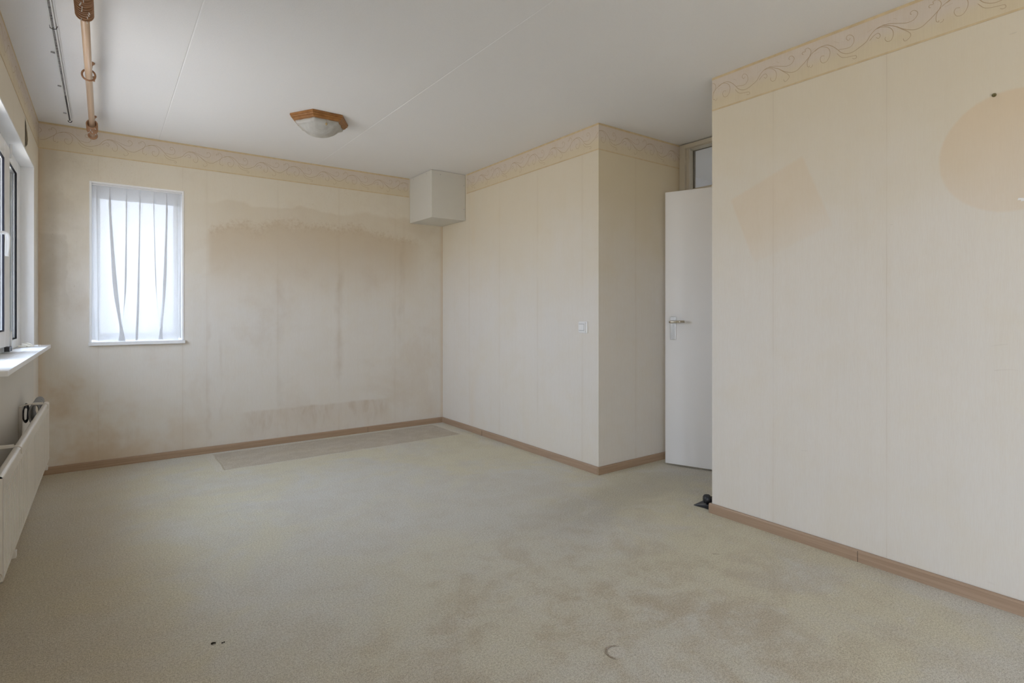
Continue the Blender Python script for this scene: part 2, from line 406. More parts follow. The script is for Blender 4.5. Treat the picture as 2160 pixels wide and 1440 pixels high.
def lathe(bm, prof, n=24, c=(0, 0, 0), axis='z', mi=0):
    rings = []
    for r, h in prof:
        ring = []
        for k in range(n):
            a = 2*math.pi*k/n; p = (r*math.cos(a), r*math.sin(a), h)
            if axis == 'x': p = (p[2], p[0], p[1])
            if axis == 'y': p = (p[0], p[2], p[1])
            ring.append(bm.verts.new((p[0]+c[0], p[1]+c[1], p[2]+c[2])))
        rings.append(ring)
    for a, b in zip(rings, rings[1:]):
        for k in range(n):
            f = bm.faces.new((a[k], a[(k+1) % n], b[(k+1) % n], b[k])); f.material_index = mi; f.smooth = True
    bm.faces.new(rings[0]).material_index = mi; bm.faces.new(rings[-1]).material_index = mi
    return bm
def torus(bm, c, R, r, axis='y', n=28, m=8, sz=1.0, tilt=0):
    pts = []
    for k in range(n):
        a = 2*math.pi*k/n; p = Vector((R*math.cos(a), 0, R*sz*math.sin(a)))
        if axis == 'x': p = Vector((0, p.x, p.z))
        if tilt: p = Matrix.Rotation(tilt, 3, 'X') @ p
        pts.append(p+Vector(c))
    return tube(bm, pts, r, m, True)
def wall_with_holes(bm, axis, t0, t1, s0, s1, z0, z1, holes):
    """axis 'x': wall plane across x (t) and running along y (s)."""
    def b(a, c, d, e_):
        if c-a < 1e-5 or e_-d < 1e-5: return
        bx(bm, t0, t1, a, c, d, e_) if axis == 'x' else bx(bm, a, c, t0, t1, d, e_)
    p = s0
    for (h0, h1, k0, k1) in sorted(holes):
        b(p, h0, z0, z1); b(h0, h1, z0, k0); b(h0, h1, k1, z1); p = h1
    b(p, s1, z0, z1)

# ------------------------------------------------------------------ shell
b = BM(); bx(b, XL-.31, XH+.1, YREAR-.15, YB+.31, -.12, 0); struct(obj('floor', b, M['carpet']))
b = BM()
cuts = [XL-.31, .352, 1.594, 3.0, XH+.1]           # precast slabs with V joints running away from the camera
for i in range(4):
    g = .0 if i == 3 else .0045; g0 = 0 if i in (0, 3) else .0045
    x0, x1 = cuts[i], cuts[i+1]; y0, y1 = YREAR-.15, YB+.31
    if i == 2: g = 0
    pts = [(x0, H+.15), (x0, H+.002 if g0 else H), (x0+g0, H), (x1-g, H), (x1, H+.002 if g else H), (x1, H+.15)]
    A = [b.verts.new((x, y0, z)) for x, z in pts]; B = [b.verts.new((x, y1, z)) for x, z in pts]
    b.faces.new(A); b.faces.new(B[::-1])
    for k in range(6): b.faces.new((A[k], A[(k+1) % 6], B[(k+1) % 6], B[k]))
struct(obj('ceiling', b, M['ceiling']))

b = BM(); wall_with_holes(b, 'x', XL-.30, XL, YREAR-.1, YB+.3, 0, H, [(W2[0], W2[1], ZS-.02, ZT), (W_ADDED[0], W_ADDED[1], ZP, ZT)])
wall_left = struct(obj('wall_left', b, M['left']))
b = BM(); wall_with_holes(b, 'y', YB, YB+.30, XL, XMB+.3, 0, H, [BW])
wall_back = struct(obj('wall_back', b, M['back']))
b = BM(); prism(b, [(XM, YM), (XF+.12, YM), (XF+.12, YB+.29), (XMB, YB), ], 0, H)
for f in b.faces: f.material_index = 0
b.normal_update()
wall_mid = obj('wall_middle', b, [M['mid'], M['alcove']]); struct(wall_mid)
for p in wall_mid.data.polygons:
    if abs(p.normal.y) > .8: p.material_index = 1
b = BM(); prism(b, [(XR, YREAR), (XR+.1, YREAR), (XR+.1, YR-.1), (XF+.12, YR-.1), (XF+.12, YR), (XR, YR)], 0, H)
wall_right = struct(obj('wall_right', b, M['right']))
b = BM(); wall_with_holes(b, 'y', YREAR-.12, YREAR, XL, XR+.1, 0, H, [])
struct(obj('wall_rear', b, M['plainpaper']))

# hallway behind the door
b = BM(); bx(b, XH, XH+.08, .5, 4.2, 0, H); struct(obj('wall_hall_far', b, M['hall']))
b = BM(); bx(b, XF+.12, XH, 3.45, 3.53, 0, H); struct(obj('wall_hall_end', b, M['hall']))
b = BM(); bx(b, XF+.12, XH, .42, .5, 0, H); struct(obj('wall_hall_near', b, M['hall']))
hl = bpy.data.lights.new('hall_fill_light', 'POINT'); hl.energy = .42; hl.color = (.86, .92, 1.0); hl.shadow_soft_size = .15  # unseen fill light, added to brighten the hall behind the transom
ho = bpy.data.objects.new('hall_fill_light', hl); COL.objects.link(ho); ho.location = (4.5, .9, 1.5)

# ------------------------------------------------------------------ wallpaper border with scrolls
MOT = [
 [(0.0,0.123),(0.031,0.14),(0.071,0.143),(0.101,0.126),(0.126,0.1),(0.143,0.079),(0.169,0.064),(0.197,0.063),(0.225,0.074),(0.253,0.089),(0.271,0.113),(0.293,0.131),(0.32,0.136),(0.351,0.123),(0.376,0.108),(0.398,0.09),(0.423,0.075),(0.447,0.066),(0.472,0.068),(0.492,0.081),(0.512,0.096),(0.530,0.112),(0.541,0.123)],
 [(0.13,0.096),(0.143,0.095),(0.169,0.09),(0.188,0.093),(0.2,0.111),(0.197,0.134),(0.183,0.149),(0.169,0.148),(0.166,0.136),(0.176,0.125),(0.184,0.134)],
 [(0.018,0.131),(0.046,0.142),(0.076,0.13),(0.091,0.107),(0.089,0.081),(0.074,0.06),(0.054,0.062),(0.045,0.081),(0.051,0.095),(0.066,0.092)],
 [(0.123,0.083),(0.14,0.06),(0.157,0.05),(0.183,0.045),(0.207,0.041),(0.211,0.03),(0.202,0.027),(0.193,0.032)],
 [(0.266,0.086),(0.284,0.104),(0.302,0.108),(0.311,0.095),(0.305,0.084),(0.293,0.092)],
 [(0.293,0.131),(0.316,0.131),(0.342,0.12),(0.359,0.101),(0.363,0.077),(0.355,0.056),(0.34,0.055),(0.33,0.069),(0.333,0.079)],
 [(0.32,0.138),(0.351,0.132),(0.381,0.121),(0.414,0.109),(0.439,0.11),(0.454,0.124),(0.456,0.139),(0.443,0.152),(0.431,0.15),(0.429,0.141),(0.435,0.139)],
 [(0.372,0.111),(0.402,0.084),(0.423,0.065),(0.431,0.049),(0.423,0.036),(0.408,0.03),(0.401,0.045)],
 [(0.532,0.111),(0.541,0.131),(0.539,0.148),(0.526,0.161),(0.512,0.159),(0.514,0.148),(0.5,0.149),(0.498,0.14),(0.505,0.137)],
 [(0.532,0.115),(0.524,0.094),(0.524,0.07),(0.533,0.063),(0.533,0.07)],
 [(0.55,0.069),(0.547,0.06),(0.537,0.057)],
 [(0.111,0.145),(0.133,0.13)],[(0.342,0.145),(0.351,0.147)],[(0.363,0.15),(0.378,0.141)],[(0.257,0.13),(0.278,0.138)],
 [(0.555,0.118),(0.582,0.122)],[(0.551,0.14),(0.563,0.147)],[(0.266,0.09),(0.284,0.102)]]
def catmull(p, k=4):
    if len(p) < 3: return p
    q = [p[0]]+list(p)+[p[-1]]; out = []
    for i in range(1, len(q)-2):
        for j in range(k):
            t = j/k
            out.append(tuple(.5*((2*q[i][c])+(-q[i-1][c]+q[i+1][c])*t+(2*q[i-1][c]-5*q[i][c]+4*q[i+1][c]-q[i+2][c])*t*t+(-q[i-1][c]+3*q[i][c]-3*q[i+1][c]+q[i+2][c])*t**3) for c in (0, 1)))
    return out+[p[-1]]
MOTS = [catmull(m) for m in MOT]
def border(parent, o, d, L, phase, nrm):
    """o: start point of the wall line, d: unit direction (left to right as seen), nrm: into the room."""
    bm = BM(); o = Vector(o); d = Vector(d); nrm = Vector(nrm); Z0 = 2.355
    def P(s, v, off): q = o+d*s+nrm*off; return bm.verts.new((q.x, q.y, Z0+v))
    def slab(v0, v1, off, mi):
        a = [P(0, v0, off), P(L, v0, off), P(L, v1, off), P(0, v1, off)]
        c = [P(0, v0, 0), P(L, v0, 0), P(L, v1, 0), P(0, v1, 0)]
        bm.faces.new(a).material_index = mi
        for i in range(4): bm.faces.new((a[i], a[(i+1) % 4], c[(i+1) % 4], c[i])).material_index = mi
    slab(0, H-Z0-.0005, .0006, 0); slab(.000, .009, .0010, 1); slab(H-Z0-.014, H-Z0-.0004, .0010, 1)
    per = .541; k0 = int(math.floor(-phase/per))-2; k1 = int((L-phase)/per)+2
    for k in range(k0, k1+1):
        for mi_, m in enumerate(MOTS):
            pts = [(s+phase+k*per, v) for s, v in m]
            if max(p[0] for p in pts) < 0 or min(p[0] for p in pts) > L: continue
            run = [p for p in pts if .001 < p[0] < L-.001]
            if len(run) < 2: continue
            wd = .0011 if mi_ else .0014; of = .0012+.00007*mi_
            lv = []
            for i, (s, v) in enumerate(run):
                a = run[max(0, i-1)]; c = run[min(len(run)-1, i+1)]
                t = Vector((c[0]-a[0], c[1]-a[1])); t = t.normalized() if t.length > 1e-6 else Vector((1, 0))
                w_ = wd*(.35 if i in (0, len(run)-1) else 1)
                lv.append((P(s-t.y*w_, v+t.x*w_, of), P(s+t.y*w_, v-t.x*w_, of)))
            for i in range(len(lv)-1):
                f = bm.faces.new((lv[i][0], lv[i][1], lv[i+1][1], lv[i+1][0])); f.material_index = 2
    return obj('wallpaper_border', bm, [M['band'], M['stripe'], M['scroll']], parent)
border(wall_back, (XL+.001, YB, 0), (1, 0, 0), 2.53-XL-.003, .10, (0, -1, 0))
dm = Vector((XM-XMB, YM-YB, 0)); Lm = dm.length; dm.normalize(); nm = Vector((dm.y, -dm.x, 0))
if nm.x > 0: nm = -nm
border(wall_mid, tuple(Vector((XMB, YB, 0))+dm*.50), tuple(dm), Lm-.50, -.05, tuple(nm))
border(wall_mid, (XM, YM, 0), (1, 0, 0), XF-XM-.002, -.02, (0, -1, 0))
border(wall_right, (XR, YR, 0), (0, -1, 0), YR-YREAR, .025, (-1, 0, 0))
border(wall_left, (XL, YREAR, 0), (0, 1, 0), YB-YREAR-.001, .0, (1, 0, 0))

# torn wallpaper slit above the big window
bm = BM(); v = []
prof = [(2.335, 0), (2.30, .010), (2.26, .020), (2.22, .026), (2.19, .020), (2.170, .006)]
L_ = [bm.verts.new((XL+.0008, 4.40-.001, z)) for z, w_ in prof]; R_ = [bm.verts.new((XL+.0008, 4.40+w_*1.2+.001, z)) for z, w_ in prof]
for i in range(len(prof)-1): bm.faces.new((L_[i], L_[i+1], R_[i+1], R_[i])).material_index = 0
F_ = [bm.verts.new((XL+.001+w_*.35, 4.40+w_*1.3+.006, z)) for z, w_ in prof]; G_ = [bm.verts.new((XL+.0005, 4.46, z)) for z, w_ in prof]
for i in range(len(prof)-1): bm.faces.new((F_[i], F_[i+1], G_[i+1], G_[i])).material_index = 1
o = obj('wallpaper_tear', bm, [M['void'], M['left']], wall_left); o['label'] = 'dark torn slit in the wallpaper'

# ------------------------------------------------------------------ skirting boards
def skirting(name, pts_path, mat, h=.055, t=.014, joints=()):
    """pts_path: polyline along wall face; board stands on the room side given by left-hand normal."""
    bm = BM()
    prof = [(0, 0), (t, 0), (t, h-.008), (t-.004, h-.001), (0, h)]
    P = [Vector((x, y)) for x, y in pts_path]; secs = []
    for i, p in enumerate(P):
        d0 = (p-P[i-1]).normalized() if i else (P[1]-P[0]).normalized()
        d1 = (P[i+1]-p).normalized() if i < len(P)-1 else d0
        n0 = Vector((-d0.y, d0.x)); n1 = Vector((-d1.y, d1.x)); n = (n0+n1).normalized(); k = 1/max(.3, n.dot(n0))
        secs.append([bm.verts.new((p.x+n.x*a*k, p.y+n.y*a*k, z)) for a, z in prof])
    for a, c in zip(secs, secs[1:]):
        for j in range(5): bm.faces.new((a[j], a[(j+1) % 5], c[(j+1) % 5], c[j]))
    bm.faces.new(secs[0]); bm.faces.new(secs[-1][::-1])
    for (x, y, ax) in joints:      # butt joint between two lengths
        if ax == 'y': bx(bm, x-t-.0006, x-t+.0005, y-.0008, y+.0008, 0, h-.004, 1)
        else: bx(bm, x-.0008, x+.0008, y-t-.0006, y-t+.0005, 0, h-.004, 1)
    return struct(obj(name, bm, [mat, M['void']]))
g = .001
skirting('baseboard_back', [(XMB-.015, YB-g), (XL+.016, YB-g)], M['base_x'], joints=[(2.08, YB-g, 'x')])
skirting('baseboard_middle', [(XM-g, YM+.0), (XMB-g, YB-.001)], M['base_y'], joints=[(XM+.018, 4.42, 'y')])
skirting('baseboard_alcove', [(XF-.03, YM-g), (XM-g-.014, YM-g)], M['base_x'])
skirting('baseboard_right', [(XR-g, YREAR+.02), (XR-g, YR+.013)], M['base_y'], joints=[(XR-g, 1.142, 'y')])
skirting('baseboard_left', [(XL+g, YB-.017), (XL+g, W_ADDED[1]+.03)], M['base_y'])

# ------------------------------------------------------------------ small window in the back wall
# gable wall of the house next door, added to dim daylight behind the sheer
n = NT('added_grey_render', .9, .1); n.col(n.mix(n.noise(3, detail=5), (.33, .325, .32), (.37, .365, .355)))
b = BM(); bx(b, -4.5, 5.5, 8.2, 8.5, -.3, 4.6); struct(obj('added_gable', b, n.m), 'gable wall added outside to dim the small window')
b = BM(); bx(b, -4.5, 5.5, 5.56, 8.2, -.40, -.30); struct(obj('added_paving', b, n.m), 'grey paved strip added outside to dim the small window')  # added slab, keeps bright ground light off the lower curtain
x0, x1, z0, z1 = BW
win1 = struct(empty('window_1', ((x0+x1)/2, YB+.1, z0)))
def kid(name, bm, mat, par, **k):
    o = obj(name, bm, mat, None, **k); o.parent = par; o.matrix_parent_inverse = Matrix.Translation(-Vector(par.location)); return o
bm = BM(); t = .014
bx(bm, x0+.0005, x0+t, YB-.004, YB+.19, z0+.02, z1-.0005); bx(bm, x1-t, x1-.0005, YB-.004, YB+.19, z0+.02, z1-.0005)
bx(bm, x0+t, x1-t, YB-.004, YB+.19, z1-t, z1-.0005)
kid('window_lining', bm, M['white'], win1, bevel=.0015)
bm = BM(); F0 = YB+.10; fw = .052
bx(bm, x0+t, x0+t+fw, F0, F0+.06, z0+.03, z1-t); bx(bm, x1-t-fw, x1-t, F0, F0+.06, z0+.03, z1-t)
bx(bm, x0+t+fw, x1-t-fw, F0, F0+.06, z1-t-.06, z1-t); bx(bm, x0+t+fw, x1-t-fw, F0, F0+.06, z0+.03, z0+.03+fw)
kid('window_frame', bm, M['pvc'], win1, bevel=.004)
bm = BM(); bx(bm, x0+t+fw-.004, x1-t-fw+.004, F0+.028, F0+.034, z0+.03+fw-.004, z1-t-.056); kid('window_pane', bm, M['glass'], win1)
bm = BM(); bx(bm, x0-.004, x1+.006, YB-.030, YB-.0005, z0-.008, z0+.018); bx(bm, x0+.001, x1-.001, YB-.0005, YB+.10, z0+.001, z0+.018)
kid('window_sill', bm, M['white'], win1, bevel=.002)
bm = BM(); bx(bm, x0+t+.001, x1-t-.001, YB+.012, YB+.030, z1-t-.012, z1-t-.0005)
kid('curtain_rail', bm, M['rail'], win1, bevel=.001)

# sheer curtain: fabric folded back on itself at six pinch pleats
cur = tag(empty('sheer_curtain', ((x0+x1)/2, YB+.025, z0+.03)), 'white sheer pleated curtain hanging in the small window of the stained wall', 'curtain')
CX0, CX1 = x0+t+.004, x1-t-.004; CZ0, CZ1 = z0+.0225, z1-t-.013; CW = CX1-CX0
pl = [.045, .185, .365, .515, .675, .825, .955]
drift = [.02, .115, -.02, -.035, .045, -.05, .0]     # how far each fold wanders sideways by the hem
fold = [.040, .095, .068, .066, .056, .085, .036]
nu, nv = 420, 64
def cloth(u, z):
    q = (CZ1-z)/(CZ1-CZ0)                       # 0 top .. 1 hem
    x = CX0+u*CW; y = 0
    y += .004*math.sin(u*23+q*2.2)*q+.003*math.sin(u*51-q*3)*q
    pinch = math.exp(-((q-.105)/.035)**2)
    for i, p in enumerate(pl):
        c = p+drift[i]*max(0, q-.12)**1.15
        wd = .020+.052*max(0, q-.1)
        v_ = (u-c)/wd
        if abs(v_) > 3.2: continue
        gs = math.exp(-v_*v_)
        head = 1 if q > .105 else .35+.65*(q/.105)
        amp = fold[i]*(.55+.45*q)*head
        x += -1.9*v_*gs*amp*(.34+.5*q)*.75     # folds over itself
        y += -gs*(.012+.012*q*(fold[i]/.07))*head - .008*pinch*gs
        x -= v_*gs*.004*pinch
    return min(max(x, CX0), CX1), y, z+(.004*math.sin(u*17+1) if q > .97 else 0)
bm = BM(); grid = []
for j in range(nv+1):
    q = (j/nv); z = CZ1-(CZ1-CZ0)*(q**1.25)
    grid.append([bm.verts.new((lambda p: (p[0]-cur.location.x, p[1], p[2]-cur.location.z))(cloth(i/nu, z))) for i in range(nu+1)])
for j in range(nv):
    for i in range(nu):
        bm.faces.new((grid[j][i], grid[j][i+1], grid[j+1][i+1], grid[j+1][i])).smooth = True
obj('curtain_panel', bm, M['sheer'], cur)
bm = BM(); grid = []                              # doubled heading tape
for j in range(9):
    z = CZ1-.0-.098*(j/8)
    row = []
    for i in range(201):
        x, y, zz = cloth(i/200, z); row.append(bm.verts.new((x-cur.location.x, y-.0022, z-cur.location.z)))
    grid.append(row)
for j in range(8):
    for i in range(200): bm.faces.new((grid[j][i], grid[j][i+1], grid[j+1][i+1], grid[j+1][i])).smooth = True
obj('heading_tape', bm, M['sheer'], cur)

# ------------------------------------------------------------------ big window in the left wall
FX = -.452
win2 = struct(empty('window_2', (FX, (W2[0]+W2[1])/2, ZS)))
def frame_bars(bm, X0, X1, y0_, y1_, zb, zt, a, c, d, e_):
    """a: near stile, c: far stile, d: bottom, e: top widths"""
    bx(bm, X0, X1, y0_, y0_+a, zb, zt); bx(bm, X0, X1, y1_-c, y1_, zb, zt)
    bx(bm, X0, X1, y0_+a, y1_-c, zb, zb+d); bx(bm, X0, X1, y0_+a, y1_-c, zt-e_, zt)
bm = BM()
bx(bm, XL-.30, XL+.001, W2[1]-.010, W2[1]-.0005, ZS, ZT-.0005); bx(bm, XL-.30, XL+.001, W2[0]+.0005, W2[0]+.010, ZS, ZT-.0005)
bx(bm, XL-.30, XL+.001, W2[0]+.010, W2[1]-.010, ZT-.010, ZT-.0005)
kid('window_lining', bm, M['white'], win2, bevel=.001)
bm = BM(); frame_bars(bm, FX-.075, FX, W2[0]+.011, W2[1]-.011, ZS+.001, ZT-.011, .06, .145, .055, .075)
bx(bm, FX-.075, FX, 4.20, 4.26, ZS+.056, ZT-.086); bx(bm, FX-.075, FX, 3.56, 3.62, ZS+.056, ZT-.086)
kid('window_frame', bm, M['pvc'], win2, bevel=.003)
def gasket(y0_, y1_, zb, zt, X, depth=.022, w_=.010):
    bm = BM(); frame_bars(bm, X-depth, X-.003, y0_, y1_, zb, zt, w_, w_, w_, w_); return bm
kid('glazing_seal', gasket(4.262, 4.764, ZS+.056, ZT-.086, FX, .0105, .008), M['gasket'], win2)
bm = BM(); bx(bm, FX-.045, FX-.039, 4.262, 4.76, ZS+.058, ZT-.088); kid('window_pane', bm, M['glass'], win2)
bm = BM(); frame_bars(bm, FX-.075, FX-.050, 4.262, 4.764, ZS+.056, ZT-.086, .02, .16, .02, .02)
kid('outer_bead', bm, M['pvc'], win2, bevel=.003)
bm = BM()
for q in (.017, .026): bx(bm, FX-q-.0025, FX-q, 4.752, 4.7635, ZS+.066, ZT-.096)
kid('glazing_spacer', bm, M['alu'], win2)
bm = BM(); bx(bm, FX-.045, FX-.039, 3.062, 3.56, ZS+.056, ZT-.086); kid('window_pane', bm, M['glass'], win2)
# opening casement
SX = FX+.020
sash = empty('casement', (SX, 3.9, ZS)); sash.parent = win2; sash.matrix_parent_inverse = Matrix.Translation(-win2.location)
def skid(name, bm, mat, **k):
    o = obj(name, bm, mat, None, **k); o.parent = sash; o.matrix_parent_inverse = Matrix.Translation(-Vector((SX, 3.9, ZS))); return o
SY0, SY1, SZ0, SZ1 = 3.57, 4.215, ZS+.038, 2.105
bm = BM(); frame_bars(bm, SX-.055, SX, SY0, SY1, SZ0, SZ1, .12, .185, .085, .095); skid('sash_frame', bm, M['pvc'], bevel=.004)
skid('sash_seal', gasket(SY0+.118, SY1-.183, SZ0+.083, SZ1-.093, SX, .0115, .009), M['gasket'])
bm = BM(); bx(bm, SX-.045, SX-.040, SY0+.118, SY1-.183, SZ0+.083, SZ1-.093); skid('sash_pane', bm, M['glass'])
bm = BM()
for q in (.019, .029): bx(bm, SX-q-.003, SX-q, SY1-.194, SY1-.1855, SZ0+.09, SZ1-.10)
skid('sash_spacer', bm, M['alu'])
bm = BM()
bx(bm, SX, SX+.010, 3.650, 3.682, 1.50, 1.60)
tube(bm, [(SX+.008, 3.665, 1.567), (SX+.035, 3.665, 1.567), (SX+.046, 3.667, 1.562), (SX+.050, 3.669, 1.545), (SX+.048, 3.670, 1.50), (SX+.046, 3.670, 1.452)], [.0085, .0085, .0095, .010, .0098, .0085], 12)
o = skid('sash_handle', bm, M['pvc'], bevel=.002); o['label'] = 'white lever handle'
bm = BM(); tube(bm, [(SX+.004, SY1+.006, 2.05), (SX+.004, SY1+.006, 2.13)], .006, 10); tube(bm, [(SX+.004, SY1+.006, SZ0-.01), (SX+.004, SY1+.006, SZ0+.08)], .006, 10)
skid('sash_hinge', bm, M['pvc'])
bm = BM(); bx(bm, SX-.01, SX+.012, SY1-.13, SY1-.02, ZS+.008, SZ0-.004); tube(bm, [(SX+.014, SY1-.06, ZS+.02), (SX+.006, SY1-.06, ZS+.02)], .009, 10)
skid('stay_block', bm, M['black'])
# sill board
bm = BM(); bx(bm, XL-.299, XL+.0, W2[0]+.001, W2[1]-.001, ZS-.019, ZS); bx(bm, XL+.0005, -.300, 2.88, 5.0, ZS-.022, ZS)
kid('window_sill', bm, M['white'], win2, bevel=.0015)

# unseen patio doors in the same wall, added behind the camera for daylight
added_win = struct(empty('added_window', (FX, 0, ZP)))
bm = BM(); frame_bars(bm, FX-.075, FX, W_ADDED[0]+.001, W_ADDED[1]-.001, ZP+.001, ZT-.001, .06, .06, .08, .07)
for q in (-1.25,): bx(bm, FX-.075, FX, q-.04, q+.04, ZP+.081, ZT-.071)
kid('window_frame', bm, M['pvc'], added_win, bevel=.003)  # frame of the added doors
bm = BM(); bx(bm, FX-.045, FX-.039, W_ADDED[0]+.06, W_ADDED[1]-.06, ZP+.08, ZT-.07); kid('window_pane', bm, M['glass'], added_win)  # pane of the added doors

# bits lying on the sill
bm = BM(); zs = ZS+.001
bx(bm, -.445, -.405, 4.72, 4.745, zs, zs+.012); bx(bm, -.430, -.385, 4.745, 4.775, zs, zs+.022)
tube(bm, [(-.435, 4.70, zs+.006), (-.41, 4.69, zs+.016), (-.385, 4.70, zs+.010), (-.37, 4.73, zs+.006)], .005, 8)
tube(bm, [(-.42, 4.76, zs+.020), (-.40, 4.74, zs+.026), (-.382, 4.735, zs+.016), (-.376, 4.75, zs+.006)], .004, 8)
tag(obj('curtain_clip', bm, M['cream'], bevel=.002), 'cream plastic catch lying on the big window sill in the corner', 'clip')
bm = BM(); bx(bm, -.376, -.345, 4.80, 4.86, zs, zs+.006); bx(bm, -.372, -.35, 4.78, 4.80, zs, zs+.010)
tag(obj('plastic_strip', bm, M['white'], bevel=.001), 'thin white plastic strip lying beside the cream catch on the sill', 'plastic strip')

# ------------------------------------------------------------------ radiator
RX = -.263; RY0, RY1, RZ0, RZ1 = 2.41, 4.262, .300, .650
rad = tag(empty('radiator', (RX-.03, (RY0+RY1)/2, RZ0)), 'white ribbed panel radiator hung on the wall under the big window', 'radiator')
def rkid(name, bm, mat, **k):
    o = obj(name, bm, mat, None, **k); o.parent = rad; o.matrix_parent_inverse = Matrix.Translation(-rad.location); return o
bm = BM()
n_r = 45; pitch = (RY1-RY0-.06)/n_r; prof = [(RY0, RX), (RY0+.022, RX)]
for k in range(n_r):
    y = RY0+.03+k*pitch
    prof += [(y, RX), (y+pitch*.10, RX-.013), (y+pitch*.34, RX-.013), (y+pitch*.44, RX)]
prof += [(RY1, RX)]
za, zb = RZ0+.028, RZ1-.046
def strip(zlo, zhi, plo, phi):
    a = [bm.verts.new((x, y, zlo)) for y, x in plo]; c = [bm.verts.new((x, y, zhi)) for y, x in phi]
    for i in range(len(a)-1): bm.faces.new((a[i], a[i+1], c[i+1], c[i]))
flat = [(y, RX) for y, x in prof]
strip(za+.012, zb-.012, prof, prof); strip(RZ0+.012, za, flat, flat); strip(za, za+.012, flat, prof); strip(zb-.012, zb, prof, flat)
strip(zb, RZ1-.010, flat, flat)
ends = lambda x: [(y, x) for y, _ in prof]
arc = [(RX-.0125+.0125*math.cos(a_), RZ1-.010+.010*math.sin(a_)) for a_ in [math.pi*q/10 for q in range(11)]]
nf = len(bm.faces)
for (xa, za_), (xb_, zb_) in zip(arc, arc[1:]): strip(za_, zb_, ends(xa), ends(xb_))
bm.faces.ensure_lookup_table()
for f in bm.faces[nf:]: f.smooth = True
strip(RZ0, RZ0+.012, ends(RX-.008), flat)
bx(bm, RX-.024, RX-.0145, RY0, RY1, RZ0, RZ1-.008)
bx(bm, RX-.022, RX-.0005, RY0, RY0+.003, RZ0+.01, RZ1-.008); bx(bm, RX-.022, RX-.0005, RY1-.003, RY1, RZ0+.01, RZ1-.008)
rkid('panel', bm, M['rad'])
bm = BM()                                           # convector fins behind the panel
bx(bm, RX-.060, RX-.058, RY0+.05, 4.02, RZ0+.06, RZ1-.07)
for k in range(46):
    y = RY0+.05+k*(4.02-RY0-.05)/45; bx(bm, RX-.058, RX-.0245, y-.0006, y+.0006, RZ0+.06, RZ1-.07)
rkid('convector', bm, M['rad'])
for yb in (4.10, 2.86):
    bm = BM()
    bx(bm, XL+.0008, XL+.014, yb-.014, yb+.014, .42, .655)
    tube(bm, [(XL+.010, yb, .63), (XL+.014, yb, .652), (XL+.030, yb, .660), (RX-.040, yb, .664)], .0035, 8)
    bx(bm, RX-.062, RX-.018, yb-.007, yb+.007, .656, .668)
    tube(bm, [(RX-.022, yb, .662), (RX-.006, yb, .660), (RX+.004, yb, .652), (RX+.005, yb, .630)], .0028, 8)
    rkid('wall_bracket', bm, M['rad'], bevel=.001)
for yb in (4.12, 2.72):
    bm = BM(); bx(bm, RX-.012, RX+.003, yb-.012, yb+.012, RZ0-.022, RZ0+.004); rkid('foot_clip', bm, M['rad'], bevel=.002)
for zz in (RZ0+.03,):
    bm = BM(); tube(bm, [(RX-.012, RY0+.01, zz), (RX-.012, RY0-.05, zz), (RX-.014, RY0-.075, zz-.02), (RX-.014, RY0-.08, .12), (RX-.014, RY0-.08, .0)], .009, 12)
    rkid('pipe', bm, M['copper'])

# cable coiled over the far end
bm = BM()
for k in range(13):
    yy = 4.11+k*.024; ph = random.uniform(-.2, .2); rz = .058+random.uniform(-.004, .004)
    pts = []
    for q in range(26):
        a = 2*math.pi*q/26
        pts.append((-.3175+.022*math.cos(a)+random.uniform(-.0008, .0008), yy+.012*math.sin(a+ph)+.004*math.sin(2*a), .603+rz*math.sin(a)+.004*math.sin(3*a+ph)))
    tube(bm, pts, .0050, 7, True)
tag(obj('coiled_cable', bm, M['cable'], smooth=True), 'grey flex wound in a tight coil behind the far end of the radiator', 'cable')
bm = BM()
for k in range(4):
    yy = 4.165-k*.010; pts = []
    for q in range(22):
        a = 2*math.pi*q/22; pts.append((-.3575+.012*math.cos(a), yy+.022*math.sin(a+.4*k), .604+(.050-.005*k)*math.sin(a)))
    tube(bm, pts, .003, 7, True)
tube(bm, [(-.362, 4.14, .650), (-.356, 4.145, .662), (-.348, 4.15, .655), (-.350, 4.152, .62), (-.352, 4.15, .575)], .003, 7)
tag(obj('loose_cable', bm, M['dkcable'], smooth=True), 'dark loose loops of wire hanging between the wall and the grey coil', 'cable')

# ------------------------------------------------------------------ curtain track on the ceiling
TX = -.198; TY0, TY1 = 2.2, 5.035
tr = tag(empty('curtain_track', (TX, 4, H)), 'white ceiling curtain track with a dark slot, nearest the big window', 'curtain track')
def pk(par, name, bm, mat, **k):
    o = obj(name, bm, mat, None, **k); o.parent = par; o.matrix_parent_inverse = Matrix.Translation(-Vector(par.location)); return o
bm = BM()
bx(bm, TX-.011, TX+.011, TY0, TY1, H-.0025, H-.0005)
bx(bm, TX-.011, TX-.0095, TY0, TY1, H-.013, H-.0025); bx(bm, TX+.0095, TX+.011, TY0, TY1, H-.013, H-.0025)
bx(bm, TX-.0095, TX-.0045, TY0, TY1, H-.013, H-.0115); bx(bm, TX+.0045, TX+.0095, TY0, TY1, H-.013, H-.0115)
pk(tr, 'rail', bm, M['rail'])
bm = BM(); bx(bm, TX+.014, TX+.020, TY0, TY1-.03, H-.004, H-.0005); pk(tr, 'edge_strip', bm, M['rail'])
bm = BM(); bx(bm, TX-.0092, TX+.0092, TY0, TY1-.004, H-.0108, H-.0028); o = pk(tr, 'slot_lining', bm, M['railin'])
y = 2.75; k = 0
